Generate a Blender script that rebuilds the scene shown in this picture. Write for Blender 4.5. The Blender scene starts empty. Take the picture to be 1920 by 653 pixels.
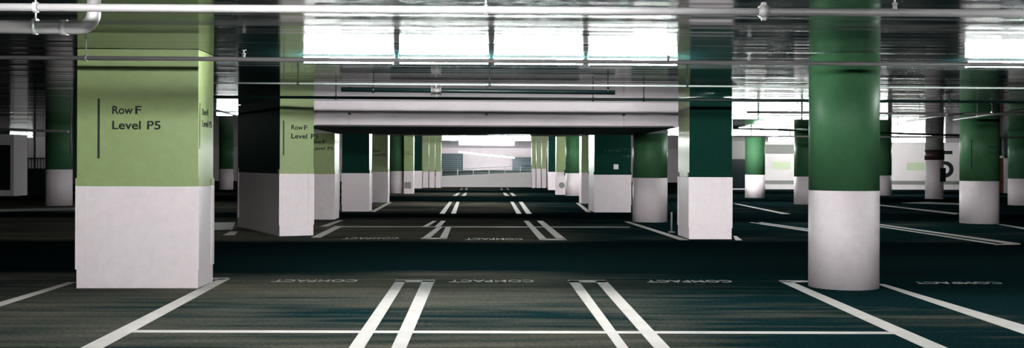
import bpy, bmesh, math, random
from mathutils import Vector, Matrix
random.seed(7)
S = bpy.context.scene
COL = S.collection
CEIL = 3.05
F, A, R = 2000.0, math.atan(55 / 2000), 0.0038
HOR = -18.5            # horizon relative to the picture centre
EYE = 1.6
fw = Vector((math.sin(A), math.cos(A), 0)); rt = Vector((math.cos(A), -math.sin(A), 0)); up = Vector((0, 0, 1))

# ---------------------------------------------------------------- camera geometry
def ray(px, py):
    u, v = px - 960, py - 326.5
    u0 = u * math.cos(R) + v * math.sin(R); v0 = -u * math.sin(R) + v * math.cos(R)
    return fw * F + rt * u0 - up * (v0 - HOR)
def floor_pt(px, py):
    d = ray(px, py); t = -EYE / d.z
    return Vector((d.x * t, d.y * t))
def at_depth(px, py, Y):
    d = ray(px, py); t = Y / d.y
    return Vector((d.x * t, Y, EYE + d.z * t))
def X_at(px, Y, py=308): return at_depth(px, py, Y).x
def z_at(px, py, Y): return at_depth(px, py, Y).z

# ---------------------------------------------------------------- materials
def new_mat(name):
    m = bpy.data.materials.new(name); m.use_nodes = True
    return m, m.node_tree.nodes, m.node_tree.links, m.node_tree.nodes['Principled BSDF']
def paint(name, col, rough=.5, var=.12, scale=6, spec=.5, bump=.0, coat=0, metallic=0):
    m, N, L, b = new_mat(name)
    tc = N.new('ShaderNodeTexCoord'); n = N.new('ShaderNodeTexNoise')
    n.inputs['Scale'].default_value = scale; n.inputs['Detail'].default_value = 6; n.inputs['Roughness'].default_value = .65
    L.new(tc.outputs['Object'], n.inputs['Vector'])
    r = N.new('ShaderNodeMapRange'); r.inputs[1].default_value = .3; r.inputs[2].default_value = .7
    r.inputs[3].default_value = 1 - var; r.inputs[4].default_value = 1 + var
    L.new(n.outputs['Fac'], r.inputs[0])
    mx = N.new('ShaderNodeMix'); mx.data_type = 'RGBA'; mx.blend_type = 'MULTIPLY'; mx.inputs['Factor'].default_value = 1
    mx.inputs['A'].default_value = (*col, 1)
    L.new(r.outputs[0], mx.inputs['B']); L.new(mx.outputs['Result'], b.inputs['Base Color'])
    b.inputs['Roughness'].default_value = rough; b.inputs['Specular IOR Level'].default_value = spec
    b.inputs['Metallic'].default_value = metallic; b.inputs['Coat Weight'].default_value = coat
    if bump:
        n2 = N.new('ShaderNodeTexNoise'); n2.inputs['Scale'].default_value = 90; n2.inputs['Detail'].default_value = 4
        L.new(tc.outputs['Object'], n2.inputs['Vector'])
        bp = N.new('ShaderNodeBump'); bp.inputs['Strength'].default_value = bump; bp.inputs['Distance'].default_value = .01
        L.new(n2.outputs['Fac'], bp.inputs['Height']); L.new(bp.outputs['Normal'], b.inputs['Normal'])
    if coat: b.inputs['Coat Roughness'].default_value = .42; b.inputs['Coat IOR'].default_value = 1.35
    return m
def emit(name, col, s):
    m, N, L, b = new_mat(name)
    b.inputs['Base Color'].default_value = (.8, .8, .8, 1)
    b.inputs['Emission Color'].default_value = (*col, 1); b.inputs['Emission Strength'].default_value = s
    return m
LAMP = 560
M = dict(
    white=paint('white_column_paint', (.80, .67, .71), .5, .05, 9, .35, .12),
    light_green=paint('light_green_paint', (.265, .325, .14), .45, .06, 9, .4, .12),
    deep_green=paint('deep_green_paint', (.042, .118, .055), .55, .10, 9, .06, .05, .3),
    black=paint('black_sign_paint', (.012, .02, .02), .6, .05, 9, .3),
    ghost=paint('faded_sign_paint', (.012, .05, .035), .6, .05, 9, .3),
    line=paint('white_line_paint', (.52, .465, .45), .7, .12, 3.5, .2, .1),
    worn=paint('worn_line_paint', (.34, .33, .31), .75, .3, 9, .2, .1),
    pipe=paint('pale_pipe_paint', (.18, .163, .168), .4, .05, 7, .4),
    grey=paint('grey_pipe_paint', (.26, .28, .27), .4, .06, 7, .4),
    dark=paint('black_pipe_paint', (.004, .013, .013), .4, .06, 7, .4),
    steel=paint('galvanised_steel', (.45, .46, .45), .4, .08, 20, .5, 0, 0, .6),
    beam=paint('pale_beam_paint', (.94, .80, .86), .6, .05, 2.5, .3, .12),
    concrete=paint('dark_concrete', (.05, .065, .065), .8, .2, 1.2, .3, .2),
    wallwhite=paint('white_wall_paint', (.82, .73, .75), .6, .04, 1.2, .3),
    wallgrey=paint('grey_band_paint', (.25, .24, .23), .6, .05, 1.2, .3),
    palegreen=paint('pale_green_panel_paint', (.60, .66, .46), .6, .05, 4, .3),
    void=paint('dark_glass_panel', (.008, .014, .016), .25, .1, 3, .5),
    navy=paint('dark_blue_grille_paint', (.012, .035, .05), .5, .15, 6, .4),
    brown=paint('dark_brown_band', (.035, .016, .014), .5, .12, 6, .4),
    rust=paint('reddish_brown_door_paint', (.14, .055, .035), .5, .1, 3, .4),
    housing=paint('fixture_housing_enamel', (.5, .5, .5), .4, .03, 9, .4),
    lamp=emit('fluorescent_lens', (.93, 1.0, .97), LAMP), lamp_dim=emit('dimmer_fluorescent_lens', (.93, 1.0, .97), LAMP * .9), lamp_near=emit('near_fluorescent_lens', (.93, 1.0, .97), 225), lamp_weak=emit('weak_fluorescent_lens', (.93, 1.0, .97), 260), lamp_mild=emit('mild_fluorescent_lens', (.93, 1.0, .97), 110), lamp_low=emit('doorway_fill_lens', (.93, 1.0, .97), 9),
)
def ceiling_mat():
    m, N, L, b = new_mat('glossy_dark_ceiling_paint')
    tc = N.new('ShaderNodeTexCoord')
    def noise(sc, d, det=3):
        mp = N.new('ShaderNodeMapping'); mp.inputs['Scale'].default_value = sc
        L.new(tc.outputs['Object'], mp.inputs['Vector'])
        n = N.new('ShaderNodeTexNoise'); n.inputs['Scale'].default_value = 1; n.inputs['Detail'].default_value = det
        L.new(mp.outputs[0], n.inputs['Vector']); return n
    h1 = noise((.02, 1.2, 1), 1, 2); h2 = noise((.04, 4.5, 1), 1, 2)
    c = noise((.5, .5, 1), 1, 5)
    ad = N.new('ShaderNodeMath'); ad.operation = 'MULTIPLY_ADD'; ad.inputs[1].default_value = .06
    L.new(h2.outputs['Fac'], ad.inputs[0]); L.new(h1.outputs['Fac'], ad.inputs[2])
    bp = N.new('ShaderNodeBump'); bp.inputs['Strength'].default_value = 1; bp.inputs['Distance'].default_value = .018
    L.new(ad.outputs[0], bp.inputs['Height']); L.new(bp.outputs['Normal'], b.inputs['Normal'])
    cr = N.new('ShaderNodeValToRGB')
    cr.color_ramp.elements[0].position = .3; cr.color_ramp.elements[0].color = (.003, .022, .024, 1)
    cr.color_ramp.elements[1].position = .7; cr.color_ramp.elements[1].color = (.008, .036, .037, 1)
    L.new(c.outputs['Fac'], cr.inputs[0]); L.new(cr.outputs[0], b.inputs['Base Color'])
    b.inputs['Roughness'].default_value = .10; b.inputs['IOR'].default_value = 1.5
    return m
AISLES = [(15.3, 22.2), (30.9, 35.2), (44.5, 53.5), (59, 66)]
def floor_mat():
    m, N, L, b = new_mat('worn_asphalt_floor')
    tc = N.new('ShaderNodeTexCoord'); sp = N.new('ShaderNodeSeparateXYZ'); L.new(tc.outputs['Object'], sp.inputs[0])
    def noise(sc, det=5):
        mp = N.new('ShaderNodeMapping'); mp.inputs['Scale'].default_value = sc
        L.new(tc.outputs['Object'], mp.inputs['Vector'])
        n = N.new('ShaderNodeTexNoise'); n.inputs['Scale'].default_value = 1; n.inputs['Detail'].default_value = det
        L.new(mp.outputs[0], n.inputs['Vector']); return n.outputs['Fac']
    def math_(op, a, c=None, d=None):
        q = N.new('ShaderNodeMath'); q.operation = op
        for i, v in enumerate((a, c, d)):
            if v is None: continue
            if isinstance(v, (int, float)): q.inputs[i].default_value = v
            else: L.new(v, q.inputs[i])
        return q.outputs[0]
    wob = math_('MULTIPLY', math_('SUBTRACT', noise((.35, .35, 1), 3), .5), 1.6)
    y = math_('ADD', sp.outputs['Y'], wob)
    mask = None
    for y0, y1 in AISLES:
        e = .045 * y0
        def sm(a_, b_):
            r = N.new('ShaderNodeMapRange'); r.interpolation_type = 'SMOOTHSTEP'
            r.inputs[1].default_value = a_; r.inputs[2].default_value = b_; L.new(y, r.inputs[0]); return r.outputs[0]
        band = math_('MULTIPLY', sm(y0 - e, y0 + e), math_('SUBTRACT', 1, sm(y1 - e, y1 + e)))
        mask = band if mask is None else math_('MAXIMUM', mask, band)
    big = noise((.22, .5, 1), 4); streak = noise((.5, 4.5, 1), 6); fine = noise((24, 24, 1), 3)
    cr = N.new('ShaderNodeValToRGB')
    e = cr.color_ramp.elements
    e[0].position = .3; e[0].color = (.005, .017, .019, 1); e[1].position = .72; e[1].color = (.15, .125, .098, 1)
    # floor colour darker towards the right and a little in the foreground
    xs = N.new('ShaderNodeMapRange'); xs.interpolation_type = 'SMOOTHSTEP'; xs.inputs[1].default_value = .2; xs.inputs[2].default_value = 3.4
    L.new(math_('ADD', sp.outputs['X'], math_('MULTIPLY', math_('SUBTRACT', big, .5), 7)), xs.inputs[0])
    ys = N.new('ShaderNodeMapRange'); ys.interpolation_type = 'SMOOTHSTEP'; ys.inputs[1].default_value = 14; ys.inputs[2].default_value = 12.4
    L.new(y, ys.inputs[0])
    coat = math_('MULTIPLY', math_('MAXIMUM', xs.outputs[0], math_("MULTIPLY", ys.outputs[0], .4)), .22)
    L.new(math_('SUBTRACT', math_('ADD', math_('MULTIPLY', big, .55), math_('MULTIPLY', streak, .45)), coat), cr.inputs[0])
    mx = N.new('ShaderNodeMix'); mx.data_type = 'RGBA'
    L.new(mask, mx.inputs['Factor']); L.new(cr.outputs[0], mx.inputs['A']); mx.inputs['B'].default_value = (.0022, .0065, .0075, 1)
    fr = N.new('ShaderNodeMapRange'); fr.inputs[1].default_value = .3; fr.inputs[2].default_value = .7
    fr.inputs[3].default_value = .7; fr.inputs[4].default_value = 1.3; L.new(fine, fr.inputs[0])
    m2 = N.new('ShaderNodeMix'); m2.data_type = 'RGBA'; m2.blend_type = 'MULTIPLY'; m2.inputs['Factor'].default_value = 1
    L.new(mx.outputs['Result'], m2.inputs['A']); L.new(fr.outputs[0], m2.inputs['B'])
    L.new(m2.outputs['Result'], b.inputs['Base Color'])
    b.inputs['Roughness'].default_value = .9; b.inputs['Specular IOR Level'].default_value = .0
    bp = N.new('ShaderNodeBump'); bp.inputs['Strength'].default_value = .3; bp.inputs['Distance'].default_value = .01
    L.new(fine, bp.inputs['Height']); L.new(bp.outputs['Normal'], b.inputs['Normal'])
    return m
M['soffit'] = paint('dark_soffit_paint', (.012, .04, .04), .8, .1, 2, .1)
M['shaded_green'] = paint('shaded_green_paint', (.003, .026, .019), .6, .1, 9, .03, .05)  # darker column green, with shade painted into the colour
M['ceiling'] = ceiling_mat(); M['floor'] = floor_mat()

# ---------------------------------------------------------------- mesh helpers
class MB:
    def __init__(s): s.bm = bmesh.new()
    def box(s, x0, x1, y0, y1, z0, z1, mi=0, bev=0):
        r = bmesh.ops.create_cube(s.bm, size=1)
        for v in r['verts']:
            v.co = Vector(((x0 + x1) / 2 + v.co.x * (x1 - x0), (y0 + y1) / 2 + v.co.y * (y1 - y0), (z0 + z1) / 2 + v.co.z * (z1 - z0)))
        fs = {f for v in r['verts'] for f in v.link_faces}
        for f in fs: f.material_index = mi
        if bev:
            es = list({e for f in fs for e in f.edges})
            bmesh.ops.bevel(s.bm, geom=es, offset=bev, segments=2, affect='EDGES', profile=.5)
        return s
    def cyl(s, p0, p1, r, seg=20, r2=None, mi=0):
        p0, p1 = Vector(p0), Vector(p1); d = p1 - p0
        q = bmesh.ops.create_cone(s.bm, cap_ends=True, segments=seg, radius1=r, radius2=r if r2 is None else r2, depth=d.length)
        mat = Matrix.Translation((p0 + p1) / 2) @ d.to_track_quat('Z', 'Y').to_matrix().to_4x4()
        bmesh.ops.transform(s.bm, matrix=mat, verts=q['verts'])
        for f in {f for v in q['verts'] for f in v.link_faces}: f.material_index = mi; f.smooth = len(f.verts) == 4
        return s
    def lathe(s, c, prof, seg=40):
        rings = []
        for r, z in prof:
            rings.append([s.bm.verts.new((c[0] + r * math.cos(2 * math.pi * k / seg), c[1] + r * math.sin(2 * math.pi * k / seg), c[2] + z)) for k in range(seg)])
        for a, b in zip(rings, rings[1:]):
            for k in range(seg):
                f = s.bm.faces.new((a[k], a[(k + 1) % seg], b[(k + 1) % seg], b[k])); f.smooth = True
        s.bm.faces.new(list(reversed(rings[0]))); s.bm.faces.new(rings[-1])
        return s
    def tube(s, pts, r, seg=18):
        pts = [Vector(p) for p in pts]; rings = []
        for i, p in enumerate(pts):
            t = (pts[min(i + 1, len(pts) - 1)] - pts[max(i - 1, 0)]).normalized()
            a = Vector((0, 1, 0)); a = (a - t * a.dot(t)).normalized(); b = t.cross(a)
            rings.append([s.bm.verts.new(p + r * (a * math.cos(2 * math.pi * k / seg) + b * math.sin(2 * math.pi * k / seg))) for k in range(seg)])
        for a, b in zip(rings, rings[1:]):
            for k in range(seg):
                f = s.bm.faces.new((a[k], a[(k + 1) % seg], b[(k + 1) % seg], b[k])); f.smooth = True
        s.bm.faces.new(list(reversed(rings[0]))); s.bm.faces.new(rings[-1])
        return s
    def poly(s, pts, z0, z1, mi=0):
        a = [s.bm.verts.new((p[0], p[1], z0)) for p in pts]; b = [s.bm.verts.new((p[0], p[1], z1)) for p in pts]
        n = len(pts)
        fs = [s.bm.faces.new(b), s.bm.faces.new(list(reversed(a)))]
        for k in range(n): fs.append(s.bm.faces.new((a[k], a[(k + 1) % n], b[(k + 1) % n], b[k])))
        for f in fs: f.material_index = mi
        return s
    def build(s, name, mats, parent=None, loc=(0, 0, 0)):
        bmesh.ops.recalc_face_normals(s.bm, faces=s.bm.faces[:])
        me = bpy.data.meshes.new(name); s.bm.to_mesh(me); s.bm.free()
        for m in (mats if isinstance(mats, (list, tuple)) else [mats]): me.materials.append(m)
        o = bpy.data.objects.new(name, me); COL.objects.link(o); o.location = loc
        if parent: o.parent = parent
        return o
def tag(o, label, cat, group=None):
    o['label'] = label; o['category'] = cat; o['kind'] = 'thing'
    if group: o['group'] = group
    return o
def thing(name, label, cat, loc, rot=0, group=None):
    o = bpy.data.objects.new(name, None); COL.objects.link(o); o.location = loc; o.rotation_euler = (0, 0, rot)
    o.empty_display_size = .2
    return tag(o, label, cat, group)
def struct(o, label=None):
    o['kind'] = 'structure'
    if label: o['label'] = label
    return o
def text_mesh(txt, cap, width=None, bold=.0, ext=.0015):
    """lettering in the XY plane, left end at 0, baseline at 0, capitals `cap` tall"""
    c = bpy.data.curves.new('lettering', 'FONT'); c.body = txt; c.size = 1; c.extrude = 0; c.offset = bold; c.resolution_u = 4
    t = bpy.data.objects.new('lettering', c); COL.objects.link(t)
    dg = bpy.context.evaluated_depsgraph_get(); dg.update()
    me = bpy.data.meshes.new_from_object(t.evaluated_get(dg))
    bpy.data.objects.remove(t); bpy.data.curves.remove(c)
    xs = [v.co.x for v in me.vertices]; ys = [v.co.y for v in me.vertices]
    sy = cap / (max(ys) - max(0, min(ys))) ; sx = sy if width is None else width / (max(xs) - min(xs)); x0 = min(xs)
    bm = bmesh.new(); bm.from_mesh(me); bpy.data.meshes.remove(me)
    for v in bm.verts: v.co = Vector(((v.co.x - x0) * sx, v.co.y * sy, 0))
    r = bmesh.ops.extrude_face_region(bm, geom=bm.faces[:])
    bmesh.ops.translate(bm, vec=(0, 0, ext * 2), verts=[g for g in r['geom'] if isinstance(g, bmesh.types.BMVert)])
    return bm
def put_text(name, txt, cap, mat, parent, mtx, width=None, bold=0.0, ext=.0015):
    bm = text_mesh(txt, cap, width, bold, ext); bmesh.ops.transform(bm, matrix=mtx, verts=bm.verts[:])
    mb = MB(); mb.bm.free(); mb.bm = bm
    return mb.build(name, mat, parent)
def face_front(x, y, z): return Matrix.Translation((x, y, z)) @ Matrix.Rotation(math.pi / 2, 4, 'X')         # reads from -Y
def face_right(x, y, z): return Matrix.Translation((x, y, z)) @ Matrix.Rotation(math.pi / 2, 4, 'Z') @ Matrix.Rotation(math.pi / 2, 4, 'X')  # reads from +X

# ---------------------------------------------------------------- the setting
XL, XR, YB, YF = -30, 34, -7, 96
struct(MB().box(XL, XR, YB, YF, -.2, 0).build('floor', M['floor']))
struct(MB().box(XL, XR, YB, YF, CEIL, CEIL + .2).build('ceiling', M['ceiling']))
struct(MB().box(XL - .2, XL, YB, YF, 0, CEIL).build('wall_left', M['concrete']))
struct(MB().box(XR, XR + .2, YB, YF, 0, CEIL).build('wall_right', M['concrete']))
struct(MB().box(XL, XR, YB - .2, YB, 0, CEIL).build('wall_front', M['concrete']))
struct(MB().box(XL, XR, YF, YF + .2, 0, CEIL).build('wall_back', M['beam']))

# ---------------------------------------------------------------- columns
def sign(parent, x, y, z, side='front', mat=None, k=1.0, label=None, arrow=False):
    """bar and two lines of lettering; x is the bar's left edge"""
    mat = mat or M['black']
    fn = face_front if side == 'front' else face_right
    if side == 'front':
        s = MB().box(x, x + .028 * k, y - .003, y, z - .57 * k, z + .19 * k).build('sign_bar', mat, parent)
        tx = lambda d, zz: fn(x + d * k, y, zz)
    else:
        s = MB().box(x, x + .003, y, y + .028 * k, z - .57 * k, z + .19 * k).build('sign_bar', mat, parent)
        tx = lambda d, zz: fn(x, y + d * k, zz)
    put_text('sign_lettering', 'Row', .10 * k, mat, s, tx(.185, z), .26 * k, .018)
    put_text('sign_lettering', 'F', .10 * k, mat, s, tx(.475, z), .075 * k, .018)
    put_text('sign_lettering', 'Level', .105 * k, mat, s, tx(.185, z - .195 * k), .36 * k, .018)
    put_text('sign_lettering', 'P5', .105 * k, mat, s, tx(.625, z - .195 * k), .17 * k, .018)
def rect_column(label, x0, x1, y0, y1, hw, paint_, rot=0, pivot=None, guards=True, group='painted rectangular columns', cap=CEIL - .004, guard_up=.10, side=None):
    w, d = x1 - x0, y1 - y0
    px, py = pivot or ((x0 + x1) / 2, (y0 + y1) / 2)
    root = thing('rectangular_column', label, 'column', (px, py, 0), rot, group)
    a0, a1, b0, b1 = x0 - px, x1 - px, y0 - py, y1 - py
    MB().box(a0, a1, b0, b1, 0, hw, bev=.006).build('lower_shaft', M['white'], root)
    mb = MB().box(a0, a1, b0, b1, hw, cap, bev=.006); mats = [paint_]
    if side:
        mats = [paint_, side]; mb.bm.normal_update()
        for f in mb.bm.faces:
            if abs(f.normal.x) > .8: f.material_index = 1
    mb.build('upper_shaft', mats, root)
    if guards:
        g, t, g0, g1 = .125, .012, .24, hw + guard_up
        for cx, sx in ((a0, 1), (a1, -1)):
            for cy, sy in ((b0, 1), (b1, -1)):
                mb = MB()
                for z0, z1, mi in ((g0, hw, 0), (hw, g1, 1)):
                    ox = cx - sx * t; oy = cy - sy * t
                    xa, xb = sorted((ox, cx + sx * g)); ya, yb = sorted((oy, cy - sy * .0005)); mb.box(xa, xb, ya, yb, z0, z1, mi)
                    xa, xb = sorted((ox, cx - sx * .0005)); ya, yb = sorted((cy, cy + sy * g)); mb.box(xa, xb, ya, yb, z0, z1, mi)
                mb.build('corner_guard', [M['white'], paint_], root)
    root['_local'] = 0; del root['_local']
    return root, (a0, a1, b0, b1)
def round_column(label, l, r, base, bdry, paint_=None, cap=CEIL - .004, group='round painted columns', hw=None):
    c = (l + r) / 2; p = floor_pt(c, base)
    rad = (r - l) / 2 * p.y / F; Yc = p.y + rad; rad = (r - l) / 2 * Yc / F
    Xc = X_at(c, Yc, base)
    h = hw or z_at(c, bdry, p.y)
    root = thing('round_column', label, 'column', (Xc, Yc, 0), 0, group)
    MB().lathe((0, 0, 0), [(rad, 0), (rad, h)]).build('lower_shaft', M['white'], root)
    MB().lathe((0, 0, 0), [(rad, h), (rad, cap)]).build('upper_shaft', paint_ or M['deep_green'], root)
    return root, rad
def px_rect(l, r, base, dep):
    a = floor_pt(l, base); b = floor_pt(r, base); Y = (a.y + b.y) / 2
    return X_at(l, Y, base), X_at(r, Y, base), Y, Y + dep

# A: big near column on the left
x0, x1, y0, y1 = px_rect(143, 371, 541, .76)
hA = z_at(257, 349.5, y0)
ra, (a0, a1, b0, b1) = rect_column('large light green and white rectangular column reading Row F Level P5, closest on the left', x0, x1, y0, y1, hA, M['light_green'])
sign(ra, X_at(183, y0, 240) - (x0 + x1) / 2, b0, z_at(240, 213.5, y0))
sign(ra, a1, b0 + .05, z_at(385, 216, y0 + .3), 'right', k=.78)
# B/C: turned column behind it on the left
p = floor_pt(524, 443.5); ang = math.radians(-26)
# its near corner (front left of the lit face) stands at p
W1, D1 = .765, 3.9
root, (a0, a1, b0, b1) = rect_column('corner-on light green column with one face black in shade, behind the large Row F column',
    p.x, p.x + W1, p.y, p.y + D1, z_at(524, 326, p.y), M['light_green'], -ang, pivot=(p.x, p.y), side=M['shaded_green'])  # turned-away face takes the darker green, its shade painted in
sign(root, .07, 0, z_at(545, 243, p.y + .15))
# next on the left, light green, partly hidden
x0, x1, y0, y1 = px_rect(560, 627, 412, 1.0)
root, (a0, a1, b0, b1) = rect_column('light green and white column under the beam end, half hidden behind the corner-on column', x0, x1, y0, y1, z_at(600, 326.5, y0), M['light_green'], cap=2.47)
sign(root, X_at(575, y0) - (x0 + x1) / 2, b0, z_at(600, 269, y0), k=.95)
# dark front column on the left
x0, x1, y0, y1 = px_rect(641, 692, 397, .9)
rect_column('narrow dark green column with shaded grey white foot, left of the aisle under the beam', x0, x1, y0, y1, z_at(660, 325, y0), M['shaded_green'], side=M['light_green'])
x0, x1, y0, y1 = px_rect(690, 727, 380, .8)
root, (a0, a1, b0, b1) = rect_column('light green column with small sign just behind the narrow dark column', x0, x1, y0, y1, z_at(712, 322.5, y0), M['light_green'])
sign(root, X_at(692, y0) - (x0 + x1) / 2, b0, z_at(710, 285, y0), k=.85)
round_column('round green column left of the aisle, just before the column with a small grey plate', 731, 759, 363, 321)
x0, x1, y0, y1 = px_rect(757, 775, 363.5, .8)
root, (a0, a1, b0, b1) = rect_column('slim light green column on the left with a grey plate on its white foot', x0, x1, y0, y1, z_at(766, 321, y0), M['light_green'], guards=False)
sign(root, X_at(758, y0) - (x0 + x1) / 2, b0, z_at(766, 286, y0), k=.6)
MB().box(-.22, .14, b0 - .03, b0, .28, .62, bev=.02).build('wall_plate', M['wallgrey'], root)
x0, x1, y0, y1 = px_rect(776, 791, 353.5, .9)
rect_column('dark green column next to the left end of the far ramp wall', x0, x1, y0, y1, z_at(784, 320.5, y0), M['shaded_green'], side=M['light_green'], guards=False)
for l, r, lab in ((793, 803, 'slim light green column first on the left beside the far ramp'), (805, 815, 'slim light green column second on the left beside the far ramp'),
                  (817, 827, 'slim light green column third on the left beside the far ramp')):
    k = (l - 793) / 12
    x0, x1, y0, y1 = px_rect(l, r, 352.3, .6)
    rect_column(lab, x0, x1, y0, y1, z_at((l + r) / 2, 322 + 0 * k, y0), M['light_green'], guards=False, group='slim columns beside the ramp')
# right of the aisle
x0, x1, y0, y1 = px_rect(1292, 1372, 449, 1.32)
root, (a0, a1, b0, b1) = rect_column('tall dark green rectangular column with grey white foot, right of the beam', x0, x1, y0, y1, z_at(1330, 332.5, y0), M['shaded_green'], side=M['light_green'])
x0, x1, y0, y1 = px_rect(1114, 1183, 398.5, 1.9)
root, (a0, a1, b0, b1) = rect_column('dark green column with faint lettering, arrow and small white plate, right of the aisle', x0, x1, y0, y1, z_at(1150, 328, y0), M['shaded_green'], side=M['light_green'])
cx = (x0 + x1) / 2
put_text('sign_lettering', 'Level', .13, M['ghost'], root, face_front(X_at(1133, y0) - cx, b0, z_at(1150, 285, y0)), .55, .01)
put_text('sign_lettering', 'P5', .13, M['ghost'], root, face_front(X_at(1169, y0) - cx, b0, z_at(1150, 285, y0)), .22, .01)
zz = z_at(1175, 293, y0); xx = X_at(1168, y0) - cx
MB().box(xx, xx + .2, b0 - .003, b0, zz - .015, zz + .015).build('arrow_shaft', M['ghost'], root)
mb = MB(); mb.bm.faces.new([mb.bm.verts.new(q) for q in ((xx + .15, b0 - .003, zz + .08), (xx + .15, b0 - .003, zz - .08), (xx + .26, b0 - .003, zz))])
mb.build('arrow_head', M['ghost'], root)
xx = X_at(1155, y0) - cx; zz = z_at(1155, 313, y0)
MB().box(xx - .08, xx + .08, b0 - .02, b0, zz - .08, zz + .08, bev=.006).build('small_plate', M['wallwhite'], root)
x0, x1, y0, y1 = px_rect(1090, 1113, 382, 1.0)
rect_column('light green column just behind the lettered dark column on the right', x0, x1, y0, y1, z_at(1100, 324, y0), M['light_green'], guards=False)
round_column('round green column standing under the right end of the beam', 1186, 1251, 417.5, 334, cap=2.47)
round_column('round green column fourth from the far ramp on the right of the aisle', 1060, 1088, 367.5, 325)
x0, x1, y0, y1 = px_rect(1043, 1060, 365.5, .8)
root, (a0, a1, b0, b1) = rect_column('slim light green column with a round grey sign low on its white foot', x0, x1, y0, y1, z_at(1052, 323, y0), M['light_green'], guards=False)
MB().cyl((.05, b0 - .03, .50), (.05, b0, .50), .16, 24).build('round_sign', M['wallgrey'], root)
MB().box(a1 - .06, a1 + .08, b0 - .1, b0 - .001, z_at(1058, 329, y0), z_at(1058, 319, y0), bev=.01).build('control_box', M['black'], root)
x0, x1, y0, y1 = px_rect(1028, 1043, 356.5, .9)
rect_column('dark green column beside the right end of the far ramp wall', x0, x1, y0, y1, z_at(1035, 322.5, y0), M['shaded_green'], side=M['light_green'], guards=False)
for l, r, lab in ((1016, 1024, 'slim green column nearest the right end of the far ramp'), (1006, 1014, 'slim green column second from the right end of the far ramp'), (997, 1004, 'slim green column third from the right end of the far ramp')):
    x0, x1, y0, y1 = px_rect(l, r, 352.8, .6)
    rect_column(lab, x0, x1, y0, y1, z_at((l + r) / 2, 316.5, y0), M['light_green'], guards=False, group='slim columns beside the ramp')

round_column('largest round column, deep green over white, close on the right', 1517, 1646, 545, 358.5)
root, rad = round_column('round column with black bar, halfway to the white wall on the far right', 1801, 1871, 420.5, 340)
# bar and small lettering wrapped on the curved face
def on_round(root, rad, px, py0, py1, wpx, Y):
    x = X_at(px, Y) - root.location.x; y = -math.sqrt(max(0, rad * rad - x * x))
    k = MB(); k.box(x - wpx * Y / F / 2, x + wpx * Y / F / 2, y - .006, y + .004, z_at(px, py1, Y), z_at(px, py0, Y))
    return k.build('sign_bar', M['black'], root)
Yc = root.location.y
on_round(root, rad, 1827, 262, 318, 2.4, Yc - rad)
for i, t, off, wd_ in ((0, 'Row', -.02, .22), (0, 'F', .24, .07), (1, 'Level', -.02, .3), (1, 'P5', .34, .15)):
    bm = text_mesh(t, .10, wd_, .012)
    z = z_at(1848, 279 + 11 * i, Yc - rad)
    for v in bm.verts:
        th = (v.co.x + off + .04) / rad; rr = rad + v.co.z + .001
        v.co = Vector((rr * math.sin(th), -rr * math.cos(th), z + v.co.y))
    mb = MB(); mb.bm.free(); mb.bm = bm; mb.build('sign_lettering', M['ghost'], root)
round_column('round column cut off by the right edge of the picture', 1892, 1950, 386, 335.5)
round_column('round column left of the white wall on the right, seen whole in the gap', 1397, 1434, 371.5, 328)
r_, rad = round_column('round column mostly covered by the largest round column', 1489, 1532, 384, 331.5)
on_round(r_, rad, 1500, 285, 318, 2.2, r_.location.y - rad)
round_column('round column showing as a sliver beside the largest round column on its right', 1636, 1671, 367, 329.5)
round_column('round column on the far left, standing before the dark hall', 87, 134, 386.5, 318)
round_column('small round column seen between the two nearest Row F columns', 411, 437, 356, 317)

# pillar with dark band in front of the large numeral
p = floor_pt(1752, 373.5)
rad = .5 * 33 * (p.y + .4) / F
root = thing('lobby_pillar', 'white pillar with dark brown band in front of the big numeral 5', 'pillar', (X_at(1752, p.y + rad), p.y + rad, 0))
z1, z2, z3 = z_at(1752, 300, p.y), z_at(1752, 281, p.y), z_at(1752, 262, p.y)
MB().lathe((0, 0, 0), [(rad, 0), (rad, z1)]).build('lower_shaft', M['white'], root)
MB().lathe((0, 0, 0), [(rad + .03, z1), (rad + .03, z2)]).build('dark_band', M['brown'], root)
MB().lathe((0, 0, 0), [(rad, z2), (rad, CEIL - .004)]).build('upper_shaft', M['wallgrey'], root)
MB().box(.08, .36, -rad - .06, -rad + .09, z_at(1760, 341, p.y), z_at(1760, 315, p.y), bev=.015).build('control_panel', M['void'], root)

# ---------------------------------------------------------------- beam
Yb0, Yb1, zb = 24.7, 31.4, 2.47
xb0, xb1 = X_at(560, Yb0, 215), X_at(1273, Yb0, 215)
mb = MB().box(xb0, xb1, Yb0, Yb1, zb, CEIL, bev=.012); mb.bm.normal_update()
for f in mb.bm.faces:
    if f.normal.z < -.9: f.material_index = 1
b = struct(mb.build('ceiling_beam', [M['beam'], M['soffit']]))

# ---------------------------------------------------------------- lights
def strip_light(label, c, along='x', group=None, s=1.0, mat=None):
    root = thing('surface_mounted_light', label, 'ceiling light', (c[0], c[1], CEIL + .002), 0 if along == 'x' else math.pi / 2 if along == 'y' else along, group)
    h = .61 * s
    MB().box(-h, h, -.06, .06, -.03, 0, bev=.004).build('housing', M['housing'], root)
    hh = h - .02
    MB().box(-hh, hh, -.045, .045, -.112, -.03, bev=.006).build('lens', mat or M['lamp'], root)
    MB().box(-hh, hh, -.06, .06, -.122, -.112).build('light_blocking_plate', M['housing'], root)  # added plate, stops the light going straight down
    for sx in (-1, 1):
        q0, q1 = sorted((sx * (h - .02), sx * h)); MB().box(q0, q1, -.055, .055, -.05, -.03, bev=.003).build('end_cap', M['housing'], root)
    return root
ORD = ['first', 'second', 'third', 'fourth', 'fifth', 'sixth', 'seventh', 'eighth', 'ninth', 'tenth', 'eleventh', 'twelfth']
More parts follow.
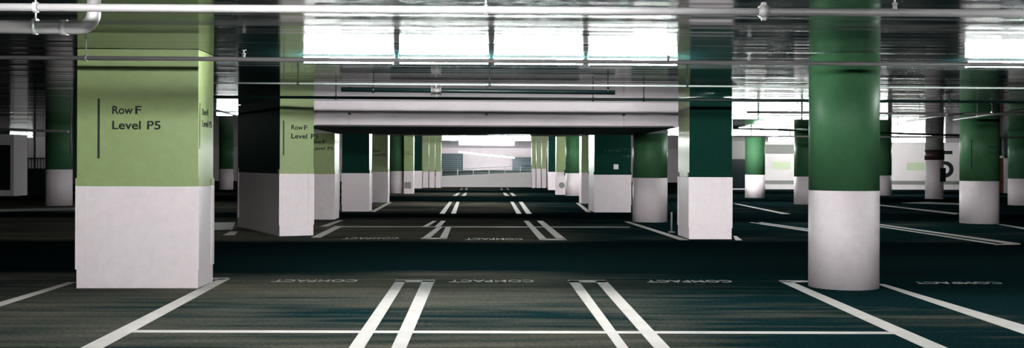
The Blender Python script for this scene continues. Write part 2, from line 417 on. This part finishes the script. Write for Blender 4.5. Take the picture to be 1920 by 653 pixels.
def light_row(x0, Y, n, where, pitch=1.272, mat=None):
    for k in range(n):
        strip_light(f'{ORD[k]} strip light from the left in {where}', (x0 + pitch * (k + .5), Y), 'x', where, 1.0, mat)
Y1 = 14.35
light_row(X_at(565, Y1, 122), Y1, 4, 'the bright row over the middle stalls')
light_row(X_at(1806, Y1, 130), Y1, 4, 'the bright light row at the top right corner', mat=M['lamp_weak'])
light_row(X_at(1340, 30.7, 220), 30.7, 4, 'the light row behind the largest round column', mat=M['lamp_weak'])
light_row(X_at(404, 30.3, 190), 30.3, 2, 'the row between the two nearest Row F columns', mat=M['lamp_mild'])
light_row(X_at(828, 60.5, 268), 60.5, 4, 'the far light row before the ramp', mat=M['lamp_dim'])
light_row(X_at(800, 46, 255), 46, 4, 'the light row just below the beam underside', mat=M['lamp_dim'])
light_row(X_at(1251, 48, 257), 48, 4, 'the light row just right of the beam')
light_row(X_at(1440, 60, 262), 60, 8, 'the light row along the white wall', mat=M['lamp_weak'])
# over the ramp
for k in range(4):
    t = (k + .5) / 4; pr = at_depth(862 + 102 * t, 285 + 11 * t, 84 + 6 * t)
    root = strip_light(f'{ORD[k]} strip from the left in the sloping light line over the ramp', (pr.x, pr.y), 'x', 'the sloping light line over the ramp', 1.0, M['lamp_dim'])
    root.location.z = pr.z + .06; root.rotation_euler = (0, math.radians(6), 0)
# lamps over the viewer, then unseen rows added to light the columns
ROW0 = [(-4.9, 5)]
for x, n in ROW0: light_row(x, 7.7, n, 'the row above the viewer' , mat=M['lamp_near'])

light_row(-12.5, 37.8, 2, 'the added hidden row over the left hall', mat=M['lamp_mild'])  # added out of sight to light the far left columns
light_row(-4.6, -1.4, 10, 'the added fill row behind the viewer', mat=M['lamp_weak'])  # unseen fill row, softens the shadows on the near columns
light_row(4.7, 7.7, 3, 'the added short row above the viewer at the right', mat=M['lamp_mild'])  # added to light the largest round column from the right
# ---------------------------------------------------------------- pipes
def pipe(name, label, pts, r, mat, cat='pipe', group='ceiling pipes'):
    c = Vector(pts[0]); root = thing(name, label, cat, c, 0, group)
    MB().tube([Vector(p) - c for p in pts], r).build('pipe_run', mat, root)
    return root, c
def hanger(root, c, x, y, z, r, mat, up_to=CEIL):
    x -= c.x; y -= c.y; zt = up_to - c.z; z -= c.z
    rod = MB().cyl((x, y, z + r * .9), (x, y, zt), .008, 10).build('hanger_rod', mat, root)
    MB().cyl((x - .018, y, z), (x + .018, y, z), r + .012, 20).build('hanger_ring', mat, rod)
def sprinkler(root, c, x, y, z, r, mat):
    x -= c.x; y -= c.y; z -= c.z
    body = MB().cyl((x, y, z + r * .8), (x, y, z + r + .035), .018, 12).cyl((x, y, z + r + .035), (x, y, z + r + .06), .028, 12, .012).build('sprinkler_body', mat, root)
    MB().cyl((x, y, z + r + .08), (x, y, z + r + .084), .032, 16).cyl((x, y, z + r + .05), (x, y, z + r + .085), .007, 8).build('sprinkler_deflector', M['steel'], body)
def hang_all(root, c, pts, r, mat, n):
    a, b = Vector(pts[0]), Vector(pts[-1])
    for k in range(n):
        q = a.lerp(b, (k + .5) / n); hanger(root, c, q.x, q.y, q.z, r, mat)
def line_z(px, py, Y): return at_depth(px, py, Y)
def across(pxa, pya, pxb, pyb, Y): return at_depth(pxa, pya, Y), at_depth(pxb, pyb, Y)
# thick pale pipe at the top
Yp = 8.9
pa, pb = across(-60, 13, 1980, 25.5, Yp); rz = 7.3 * Yp / F
r0, c = pipe('sprinkler_pipe', 'thick pale pipe running right across the top of the picture', [pa, pb], rz, M['pipe'])
for px in (67, 911): q = at_depth(px, 13 + (px + 60) * .00613, Yp); hanger(r0, c, q.x, q.y, q.z, rz, M['pipe'])
q = at_depth(1432, 21.5, Yp)
MB().cyl((q.x - c.x - .03, 0, q.z - c.z), (q.x - c.x + .03, 0, q.z - c.z), rz + .022, 24).cyl((q.x - c.x - .045, 0, q.z - c.z), (q.x - c.x + .045, 0, q.z - c.z), rz + .012, 24)\
    .box(q.x - c.x - .02, q.x - c.x + .02, -.02, .02, q.z - c.z + rz + .01, q.z - c.z + rz + .045, bev=.006).box(q.x - c.x - .02, q.x - c.x + .02, -.02, .02, q.z - c.z - rz - .045, q.z - c.z - rz - .01, bev=.006).build('coupling', M['pipe'], r0)
q = at_depth(1678, 24, Yp); sprinkler(r0, c, q.x, q.y, q.z, rz, M['pipe'])
# thin pale pipe
Yq = 12.7
pa, pb = across(-60, 107.5, 1980, 122, Yq); rz = 4.0 * Yq / F
r1, c = pipe('sprinkler_pipe', 'thinner pale pipe crossing in front of the nearest columns', [pa, pb], rz, M['pipe'])
for px in (161, 457, 1253, 1405): q = at_depth(px, 108 + px * .0071, Yq); (sprinkler if px != 161 else hanger)(r1, c, q.x, q.y, q.z, rz, M['pipe'])
# elbow pipe, top left
Ye = 9.6; r = 12.5 * Ye / F
e0 = at_depth(-60, 50.5, Ye); e1 = at_depth(176, 51, Ye)
bend = .13; pts = [e0, Vector((e1.x - bend, Ye, e0.z))]
for k in range(1, 8):
    th = k / 8 * math.pi / 2
    pts.append(Vector((e1.x - bend + bend * math.sin(th), Ye, e0.z + bend * (1 - math.cos(th)))))
pts += [Vector((e1.x, Ye, e0.z + bend)), Vector((e1.x, Ye, CEIL))]
r2, c = pipe('drain_pipe', 'fat pale drain pipe bending up into the ceiling at the top left corner', pts, r, M['pipe'])
MB().cyl((e1.x - bend - .16 - c.x, 0, 0), (e1.x - bend - .10 - c.x, 0, 0), r + .008, 24).build('pipe_collar', M['pipe'], r2)
q = at_depth(67, 50, Ye); hanger(r2, c, q.x, q.y, q.z, r, M['steel'])
# dark pipes before the beam
Y3 = 17.2
pa, pb = across(300, 155, 1980, 166, Y3)
r3, c = pipe('conduit', 'thin grey conduit crossing the ceiling just before the black pipes', [pa, pb], 1.7 * Y3 / F, M['grey'])
for px in (559, 918, 1288): q = at_depth(px, 155 + (px - 300) * .0066, Y3); hanger(r3, c, q.x, q.y, q.z, 1.7 * Y3 / F, M['dark'])
Y4 = 18.6
pa, pb = across(640, 168, 1153, 173.5, Y4); rz = 4.3 * Y4 / F
r4, c = pipe('insulated_pipe', 'short thick black pipe with a pale joint, hanging before the beam', [pa, pb], rz, M['dark'])
q = at_depth(818, 170.5, Y4); x, z = q.x - c.x, q.z - c.z
MB().cyl((x - .07, 0, z), (x + .07, 0, z), rz + .02, 24).cyl((x - .09, 0, z), (x - .07, 0, z), rz + .04, 24).cyl((x + .07, 0, z), (x + .09, 0, z), rz + .04, 24).cyl((x, 0, z + rz), (x, 0, z + rz + .07), .02, 12).cyl((x, 0, z - rz - .07), (x, 0, z - rz), .02, 12).build('valve_joint', M['pipe'], r4)
for px in (700, 1140): q = at_depth(px, 169, Y4); hanger(r4, c, q.x, q.y, q.z, rz, M['dark'])
Y5 = 20.6
pa, pb = across(300, 181, 1980, 192, Y5); rz = 2.7 * Y5 / F
r5, c = pipe('black_pipe', 'long thin black pipe across the pale beam face and the columns', [pa, pb], rz, M['dark'])
for px in (630, 1112, 1207, 1780): q = at_depth(px, 181 + (px - 300) * .0066, Y5); hanger(r5, c, q.x, q.y, q.z, rz, M['dark'])
# pipe strapped to the bottom of the beam
Y6 = Yb0 - .06
pa, pb = across(592, 235.5, 1262, 238.0, Y6)
r6, c = pipe('conduit', 'pale conduit strapped along the lower edge of the beam', [pa, pb], 1.6 * Y6 / F, M['pipe'])
for px in (655, 912, 1170):
    q = at_depth(px, 234.5 + (px - 592) * .0038, Y6); x, z = q.x - c.x, q.z - c.z
    MB().box(x - .008, x + .008, 0, .06, z, z + .24).build('strap', M['wallwhite'], r6)
    MB().cyl((x, .01, z + .26), (x, .06, z + .26), .03, 14).build('bracket', M['dark'], r6)
# pipes on the right
Y7 = 26
pa, pb = across(1400, 210.5, 1990, 215.5, Y7)
r7, c = pipe('sprinkler_pipe', 'pale pipe across the right half below the dark ceiling', [pa, pb], 2.6 * Y7 / F, M['pipe'])
for px in (1680, 1860): q = at_depth(px, 212.5, Y7); hanger(r7, c, q.x, q.y, q.z, 2.6 * Y7 / F, M['pipe'])
pa, pb = at_depth(1700, 226, 27.5), at_depth(1806, 213, 24.2)
r_, c = pipe('conduit', 'short slanting pale conduit above the pillar with the brown band', [pa, pb], 1.9 * 26 / F, M['pipe'])
pa_, pb_ = pa, pb
pa, pb = at_depth(1788, 225, 25.4), at_depth(1990, 196, 21.4)
hang_all(r_, c, (pa_, pb_), .02, M['pipe'], 2)
r_, c = pipe('conduit', 'longer slanting pale conduit near the right edge', [pa, pb], 1.9 * 25 / F, M['pipe']); hang_all(r_, c, (pa, pb), .024, M['pipe'], 2)
Y8 = 38
pa, pb = across(1374, 255.5, 1990, 258.5, Y8)
r8, c = pipe('sprinkler_pipe', 'far pale pipe in front of the white wall on the right', [pa, pb], 1.6 * Y8 / F, M['pipe']); hang_all(r8, c, (pa, pb), 1.6 * Y8 / F, M['pipe'], 5)
pa, pb = across(1374, 241, 1800, 254, 41)
r_, c = pipe('black_pipe', 'far black pipe above the white wall on the right', [pa, pb], 2.0 * 41 / F, M['dark']); hang_all(r_, c, (pa, pb), .041, M['dark'], 4)
# left hall pipes
pa, pb = at_depth(370, 198, 25.0), at_depth(470, 223, 28.6)
r_, c = pipe('conduit', 'pale conduit slanting down between the two nearest Row F columns', [pa, pb], 2.2 * 27 / F, M['pipe']); hang_all(r_, c, (pa, pb), .03, M['pipe'], 2)
pa, pb = across(-60, 240, 128, 247, 36)
r_, c = pipe('sprinkler_pipe', 'pale pipe at the far left above the white booth', [pa, pb], 2.4 * 36 / F, M['pipe']); hang_all(r_, c, (pa, pb), .043, M['pipe'], 2)
p0 = at_depth(132.5, 290, 38.9); p1 = at_depth(132.5, 231, 38.9)
pipe('conduit', 'pale upright conduit beside the far left round column', [p0, Vector((p0.x, p0.y, CEIL))], 1.5 * 39 / F, M['pipe'])
pa, pb = across(700, 252.5, 1120, 254.8, 40)
r_, c = pipe('sprinkler_pipe', 'pale pipe just below the underside of the beam', [pa, pb], 1.3 * 40 / F, M['pipe']); hang_all(r_, c, (pa, pb), .026, M['pipe'], 3)

# ---------------------------------------------------------------- floor paint
def quad(mb, pts): mb.poly([floor_pt(*p) for p in pts], .0005, .004)
def stripes(label, quads, group, mat='line', name='stall_stripe', cat='floor marking', zz=(.0018, .004)):
    mb = MB()
    c = sum((floor_pt(*p) for p in quads[0]), Vector((0, 0))) / len(quads[0])
    if name == 'dividing_line': zz = (.0004, .0014)
    for q in quads: mb.poly([floor_pt(*p) - c for p in q], *zz)
    return tag(mb.build(name, M[mat], None, (c.x, c.y, 0)), label, cat, group)
def leg(xa0, xa1, ya, xb0, xb1, yb, ext=0):
    """far edge (xa0..xa1 at ya), near edge (xb0..xb1 at yb), prolonged past yb by ext pixels"""
    k = ext / (yb - ya)
    xc0, xc1 = xb0 + (xb0 - xa0) * k, xb1 + (xb1 - xa1) * k
    return [(xa0, ya), (xa1, ya), (xc1, yb + ext), (xc0, yb + ext)]
near = 'white hairpin stall stripes in front'
stripes('white hairpin stall stripe left of centre in front', [leg(742, 761, 527, 654, 683, 653, 70), leg(792, 815, 527, 734, 762, 653, 70), [(742, 525.5), (816, 525.5), (815, 529.5), (740, 529.5)]], near)
stripes('white hairpin stall stripe right of centre in front', [leg(1065, 1085, 527, 1157, 1178, 653, 70), leg(1116, 1137, 527, 1226, 1256, 653, 70), [(1064, 525.8), (1137, 525.8), (1139, 530), (1066, 530)]], near)
stripes('white stall stripes on both sides of the large Row F column', [leg(411, 432, 523, 152, 194, 653, 60), [(127, 530), (143, 530), (-30, 585), (-60, 585)], [(398, 521.5), (428, 521.5), (422, 525), (398, 525)]], near)
stripes('white stall stripes on both sides of the largest round column', [leg(1461, 1483, 528, 1733, 1776, 653, 60), [(1640, 532), (1660, 534), (1990, 631), (1990, 651)], [(1460, 526.5), (1522, 527), (1522, 530), (1465, 530)]], near)
stripes('thin white line crossing the foreground floor from side to side', [[(244, 619.5), (1672, 622.5), (1692, 627), (236, 624)]], None, 'line', 'dividing_line')
mid = 'hairpin stall stripes beyond the first dark aisle'
stripes('broken hairpin stall stripe left of centre beyond the first dark aisle', [[(820, 426), (830, 426), (805, 448), (790, 448)], [(836, 426), (846, 426), (838, 448), (824, 448)], [(812, 414.5), (819, 414.5), (802, 425.5), (792, 425.5)], [(827, 414.5), (836, 414.5), (826, 425.5), (815, 425.5)], [(790, 446.6), (838, 446.6), (838, 448.4), (789, 448.4)]], mid)
stripes('hairpin stall stripe right of centre beyond the first dark aisle', [[(982, 414.5), (991, 414.5), (1026, 449.5), (1011, 449.5)], [(1007, 414.5), (1018, 414.5), (1062, 449.5), (1045, 449.5)], [(1010, 448.2), (1061, 448.2), (1063, 450.4), (1012, 450.4)]], mid)
stripes('white stripe at the foot of the corner-on column', [[(628, 424.5), (643, 424.5), (601, 446), (583, 446)]], mid)
stripes('short white stripe beside the half hidden column under the beam', [[(634, 413.5), (644, 413.5), (615, 425), (600, 425)]], mid)
stripes('white stripe running from the round column under the beam to the tall dark column', [[(1170, 416), (1180, 416), (1292, 450.5), (1274, 450.5)]], mid)
stripes('short white stripe on the right of the tall dark column foot', [[(1375, 443), (1381, 443), (1392, 451), (1379, 451)]], mid)
stripes('short white stripe on the left of the corner-on column foot', [[(432, 434.5), (446, 434.5), (440, 441.5), (418, 441.5)]], mid)
stripes('thin line crossing the stalls beyond the first dark aisle', [[(640, 424.6), (1180, 425.4), (1182, 427.0), (638, 426.2)]], None, 'worn', 'dividing_line')
far = 'hairpin stall stripes beyond the second dark aisle'
stripes('hairpin stall stripe left of centre beyond the second dark aisle', [[(842, 379), (848, 379), (834, 401), (824, 401)], [(856, 379), (861.5, 379), (855, 401), (845.5, 401)]], far)
stripes('hairpin stall stripe right of centre beyond the second dark aisle', [[(957, 379), (963, 379), (978, 401), (968.5, 401)], [(973, 379), (980, 379), (997, 401), (986.5, 401)]], far)
stripes('white stripe from the narrow dark column towards the aisle', [[(728, 379.5), (735, 379.5), (704, 397.5), (694, 397.5)]], far)
stripes('white stripe at the foot of the lettered dark column on the right', [[(1080, 381), (1086, 381), (1109, 398.5), (1099, 397.5)]], far)
last = 'tiny stall stripes near the ramp'
stripes('tiny paired stall stripe left of centre near the ramp', [[(858, 362), (863, 362), (857, 367.5), (849, 367.5)], [(871, 362), (876, 362), (873, 367.5), (865.5, 367.5)]], last)
stripes('tiny paired stall stripe right of centre near the ramp', [[(943, 362), (948, 362), (955, 367.5), (947, 367.5)], [(956, 362), (961, 362), (968, 367.5), (960.5, 367.5)]], last)
stripes('paired stall stripe left of centre at the foot of the ramp wall', [[(865, 352.5), (868, 352.5), (866, 356.5), (862.5, 356.5)], [(874, 352.5), (877, 352.5), (876, 356.5), (872.5, 356.5)]], last)
stripes('paired stall stripe right of centre at the foot of the ramp wall', [[(938, 352.5), (941, 352.5), (943, 356.5), (939.5, 356.5)], [(949, 352.5), (952, 352.5), (955, 356.5), (951.5, 356.5)]], last)
rgt = 'long slanting stall stripes on the right'
stripes('double stall stripe between the tall dark column and the largest round column', [[(1404, 417.5), (1412, 417.5), (1524, 433.5), (1524, 435.5)], [(1420, 417.5), (1428, 417.5), (1524, 430.5), (1524, 432)]], rgt)
stripes('long double stall stripe right of the largest round column', [[(1640, 421), (1652, 421), (1912, 457), (1896, 458.5)], [(1640, 424.5), (1650, 424.5), (1884, 459.5), (1868, 459.5)], [(1866, 457.6), (1912, 457.0), (1914, 458.8), (1866, 460)]], rgt)
stripes('stall stripe in front of the round column seen whole in the gap', [[(1374, 382), (1380, 382), (1482, 401.5), (1466, 401.5)]], rgt)
stripes('stall stripe leading to the round column with black bar', [[(1640, 384.5), (1652, 384.5), (1802, 400.5), (1790, 402.5)]], rgt)
stripes('stall stripe right of the round column with black bar', [[(1868, 421), (1880, 421), (1960, 434), (1960, 437)]], rgt)
stripes('faint stall stripe in front of the pillar with the brown band', [[(1690, 381), (1740, 379), (1862, 384), (1852, 386)]], rgt, 'worn')
stripes('pale line across the floor at the far left', [[(-40, 393), (142, 389), (142, 394), (-40, 398)]], None, 'worn', 'dividing_line')
stripes('pale patch of line seen between the two nearest Row F columns', [[(392, 418), (441, 417), (436, 431), (392, 432)]], None, 'worn', 'painted_band')
def compact(label, l, r, y, h, mat='worn'):
    a, b_ = floor_pt(l, y + h / 2), floor_pt(r, y + h / 2); d = floor_pt((l + r) / 2, y - h / 2)
    w = b_.x - a.x; cap = d.y - a.y
    m = Matrix.Translation((b_.x, d.y, .001)) @ Matrix.Rotation(math.pi, 4, 'Z')      # to be read from the aisle beyond
    bm = text_mesh('COMPACT', cap, w, .01, .001)
    mb = MB(); mb.bm.free(); mb.bm = bm
    bmesh.ops.transform(bm, matrix=Matrix.Rotation(math.pi, 4, 'Z'), verts=bm.verts[:])
    return tag(mb.build('floor_lettering', M[mat], None, (b_.x, d.y, .001)), label, 'floor lettering', 'COMPACT lettering on the floor')
compact('white COMPACT floor lettering beside the large Row F column', 508, 668, 527, 4.0, 'line')
compact('white COMPACT floor lettering between the two front hairpin stripes', 842, 1002, 527.5, 4.0, 'line')
compact('white COMPACT floor lettering left of the largest round column', 1215, 1376, 528, 3.8, 'line')
compact('white COMPACT floor lettering right of the largest round column', 1723, 1885, 531, 3.8, 'line')
compact('faint COMPACT floor lettering beyond the first dark aisle, left one', 640, 746, 447, 3)
compact('faint COMPACT floor lettering beyond the first dark aisle, centre one', 872, 981, 448.5, 3)

# ---------------------------------------------------------------- far end: ramp
Yr = 74.0
def P(px, py, Y=Yr): return at_depth(px, py, Y)
a, bq, c_, d = P(790, 352.5), P(1026, 352.5), P(1026, 321.5), P(790, 332)
root = thing('ramp_parapet', 'white parapet of the far ramp with thin rails on top', 'ramp wall', (0, Yr, 0))
mb = MB()
pts = [(a.x, 0), (bq.x, 0), (c_.x, c_.z), (d.x, d.z)]
f0 = [mb.bm.verts.new((x, 0, z)) for x, z in pts]; f1 = [mb.bm.verts.new((x, .25, z)) for x, z in pts]
mb.bm.faces.new(f0); mb.bm.faces.new(f1)
for k in range(4): mb.bm.faces.new((f0[k], f0[(k + 1) % 4], f1[(k + 1) % 4], f1[k]))
mb.build('parapet', M['wallwhite'], root)
dz = lambda x: d.z + (c_.z - d.z) * (x - d.x) / (c_.x - d.x)
for k in range(3):
    h = .12 + .16 * k
    MB().cyl((a.x, .12, dz(a.x) + h), (bq.x, .12, dz(bq.x) + h), .014, 8).build('rail', M['steel'], root)
for k in range(8):
    x = a.x + (bq.x - a.x) * (k + .3) / 8
    MB().box(x - .02, x + .02, .10, .14, dz(x), dz(x) + .46).build('rail_post', M['steel'], root)
# ramp deck behind the parapet and screens at its end
mb = MB(); Ye2 = 94
mb.poly([(a.x, Yr + .3), (bq.x, Yr + .3), (bq.x, Ye2), (a.x, Ye2)], 0.0, .02)
for v in mb.bm.verts:
    if v.co.y > Ye2 - 1 and v.co.z > .01: v.co.z = 1.05
struct(mb.build('ramp_floor', M['concrete']))
for lab, l, r_, t, bt in (('dark blue slatted screen left of the lit ramp wall', 827, 868, 288, 328), ('dark blue slatted screen right of the lit ramp wall', 961, 1000, 295, 322)):
    Ys = 92.5; q0, q1 = at_depth(l, bt, Ys), at_depth(r_, t, Ys)
    root = thing('slatted_screen', lab, 'screen', (q0.x, Ys, 0), 0, 'slatted screens by the ramp')
    w = q1.x - q0.x; z0, z1 = .98, q1.z
    MB().box(0, w, .06, .10, z0, z1).build('back_panel', M['navy'], root)
    mb = MB()
    for k in range(9): z = z0 + .05 + (z1 - z0 - .1) * k / 8; mb.box(0, w, 0, .05, z - .012, z + .012)
    mb.build('slats', M['grey'], root)
    mb = MB().box(0, .05, -.02, .1, z0, z1).box(w - .05, w, -.02, .1, z0, z1); mb.build('frame', M['navy'], root)

# ---------------------------------------------------------------- far right: white lobby wall
Yw = 66.0
xw0, xw1 = X_at(1432, Yw), X_at(1868, Yw)
z = lambda py: max(0, z_at(1600, py, Yw))
struct(MB().box(xw0, xw1, Yw, Yw + .3, 0, CEIL).build('wall_lobby', M['wallwhite']))
struct(MB().box(xw0, xw1, Yw - .04, Yw, z(345.5), z(339)).build('trim_1', M['wallgrey']))
struct(MB().box(xw0, xw1, Yw - .06, Yw, 0, z(355.5)).build('baseboard_lobby', M['void']))
struct(MB().box(xw0, X_at(1500, Yw), Yw - .05, Yw, z(289), z(272)).build('trim_2', M['wallgrey']))
n5 = put_text('wall_sign', '5', z_at(1778, 283, Yw) - z_at(1778, 333, Yw), M['black'], None, Matrix.Identity(4), 1.05, .0, .004)
n5.matrix_world = face_front(X_at(1757, Yw), Yw - .012, z_at(1778, 333, Yw))
tag(n5, 'giant black numeral 5 on the white wall behind the banded pillar', 'wall numeral')
for lab, l, r_, t, bt in (('faint pale green board on the white wall left of the banded pillar', 1700, 1736, 304.5, 319), ('faint pale green board on the white wall seen left of the largest round column', 1448, 1482, 304, 318)):
    o = MB().box(X_at(l, Yw), X_at(r_, Yw), Yw - .035, Yw - .012, z(bt), z(t), bev=.004).build('wall_sign_board', M['palegreen']); tag(o, lab, 'notice board', 'pale green wall boards')
#
# dark glazed bay left of the wall
xd0, xd1 = X_at(1374, Yw - 2), X_at(1398, Yw - 2)
root = thing('lobby_window', 'dark glazed bay at the left end of the white lobby wall', 'window', ((xd0 + xd1) / 2, Yw - 2, 0))
w = (xd1 - xd0) / 2 + .35
MB().box(-w, w, .02, .2, 0, z(300)).build('dark_pane', M['void'], root)
MB().box(-w, w, -.05, .2, z(300), CEIL).build('header', M['wallgrey'], root)
MB().box(-w, w, -.04, .02, z(355), z(353)).build('sill_rail', M['wallwhite'], root)
# door on the far right
Yd = 62.0; xa, xb = X_at(1870, Yd), X_at(1890, Yd)
root = thing('door_1', 'reddish brown door in a white frame between two round columns at far right', 'door', ((xa + xb) / 2, Yd, 0))
w = (xb - xa) / 2
MB().box(-w * .62, w * .2, 0, .05, 0, 2.05, bev=.005).build('door_leaf', M['rust'], root)
MB().box(-w, -w * .64, -.03, .1, 0, 2.2).box(w * .22, w, -.03, .1, 0, 2.2).box(-w, w, -.03, .1, 2.06, 2.2).build('door_frame', M['wallwhite'], root)
MB().cyl((w * .1, -.05, 1.0), (w * .1, 0, 1.0), .03, 12).build('door_handle', M['steel'], root)
struct(MB().box(xb, XR, Yd + .5, Yd + .8, 0, CEIL).build('wall_far_right', M['concrete']))
# slim post between round column and tall dark column
p = floor_pt(1259, 436)
root = thing('marker_post', 'slim grey post between the round column under the beam and the tall dark column', 'post', (p.x, p.y, 0))
MB().cyl((0, 0, .015), (0, 0, z_at(1259, 398, p.y)), .022, 12).build('post_shaft', M['grey'], root)
MB().box(-.07, .07, -.07, .07, 0, .015).build('foot_plate', M['grey'], root)

# ---------------------------------------------------------------- far left: white booth and lit doorway
Yl = 51.0
xb0_, xb1_ = X_at(-60, Yl), X_at(26, Yl)
root = thing('booth', 'white booth wall with a big black opening at the left edge', 'booth', (xb0_, Yl, 0))
w = xb1_ - xb0_; zt = z_at(10, 252, Yl); o0, o1 = z_at(10, 357, Yl), z_at(10, 272, Yl); ow = X_at(19.5, Yl) - xb0_
MB().box(ow, w, 0, 1.5, 0, zt).box(0, ow, 0, 1.5, o1, zt).box(0, ow, 0, 1.5, 0, max(.05, o0)).build('booth_wall', M['wallwhite'], root)
MB().box(0, ow, .12, .2, max(.05, o0), o1).build('dark_pane', M['void'], root)
Yk = 60.0; xk0, xk1 = X_at(52, Yk), X_at(86, Yk)
root = thing('pale_doorway', 'pale lit doorway panel with dark railing left of the far left round column', 'doorway', (xk0, Yk, 0))
w = xk1 - xk0
MB().box(0, w, 0, .1, z_at(70, 316, Yk), z_at(70, 256, Yk)).build('pale_panel', M['wallwhite'], root)
MB().box(0, w, -.02, .1, 0, z_at(70, 316, Yk)).build('lower_panel', M['void'], root)
MB().box(w * .36, w * .44, -.06, 0, z_at(70, 316, Yk), z_at(70, 256, Yk)).build('mullion', M['dark'], root)
mb = MB()
for k in range(6): mb.box(w * (.06 + .17 * k), w * (.06 + .17 * k) + .03, -.12, -.08, z_at(70, 318, Yk), z_at(70, 297, Yk))
mb.box(0, w, -.13, -.07, z_at(70, 298, Yk), z_at(70, 296, Yk)); mb.build('railing', M['dark'], root)
strip_light('added strip light over the pale doorway at the far left', (xk0 + w / 2, Yk - 2.0), 'x', None, 1.0, M['lamp_low'])  # added lamp, keeps the doorway panel from going dark

# ---------------------------------------------------------------- world, camera, view
wd = bpy.data.worlds.new('World'); S.world = wd; wd.use_nodes = True
wd.node_tree.nodes['Background'].inputs[0].default_value = (.01, .02, .02, 1)
wd.node_tree.nodes['Background'].inputs[1].default_value = .2
cd = bpy.data.cameras.new('Camera'); cam = bpy.data.objects.new('Camera', cd); COL.objects.link(cam); S.camera = cam
cd.sensor_width = 36; cd.lens = 36 * F / 1920; cd.shift_y = HOR / 1920; cd.clip_end = 300
cx_ = rt * math.cos(R) + up * math.sin(R); cu = up * math.cos(R) - rt * math.sin(R)
mw = Matrix((cx_, cu, -fw)).transposed().to_4x4(); mw.translation = (0, 0, EYE); cam.matrix_world = mw
vs = S.view_settings
S.display_settings.display_device = 'sRGB'
vs.view_transform = 'Standard'; vs.look = 'None'; vs.exposure = 0; vs.gamma = 1; vs.use_curve_mapping = False
S.cycles.use_denoising = True; S.cycles.max_bounces = 8; S.cycles.diffuse_bounces = 4; S.cycles.glossy_bounces = 4
S.cycles.sample_clamp_indirect = 6; S.cycles.use_light_tree = True
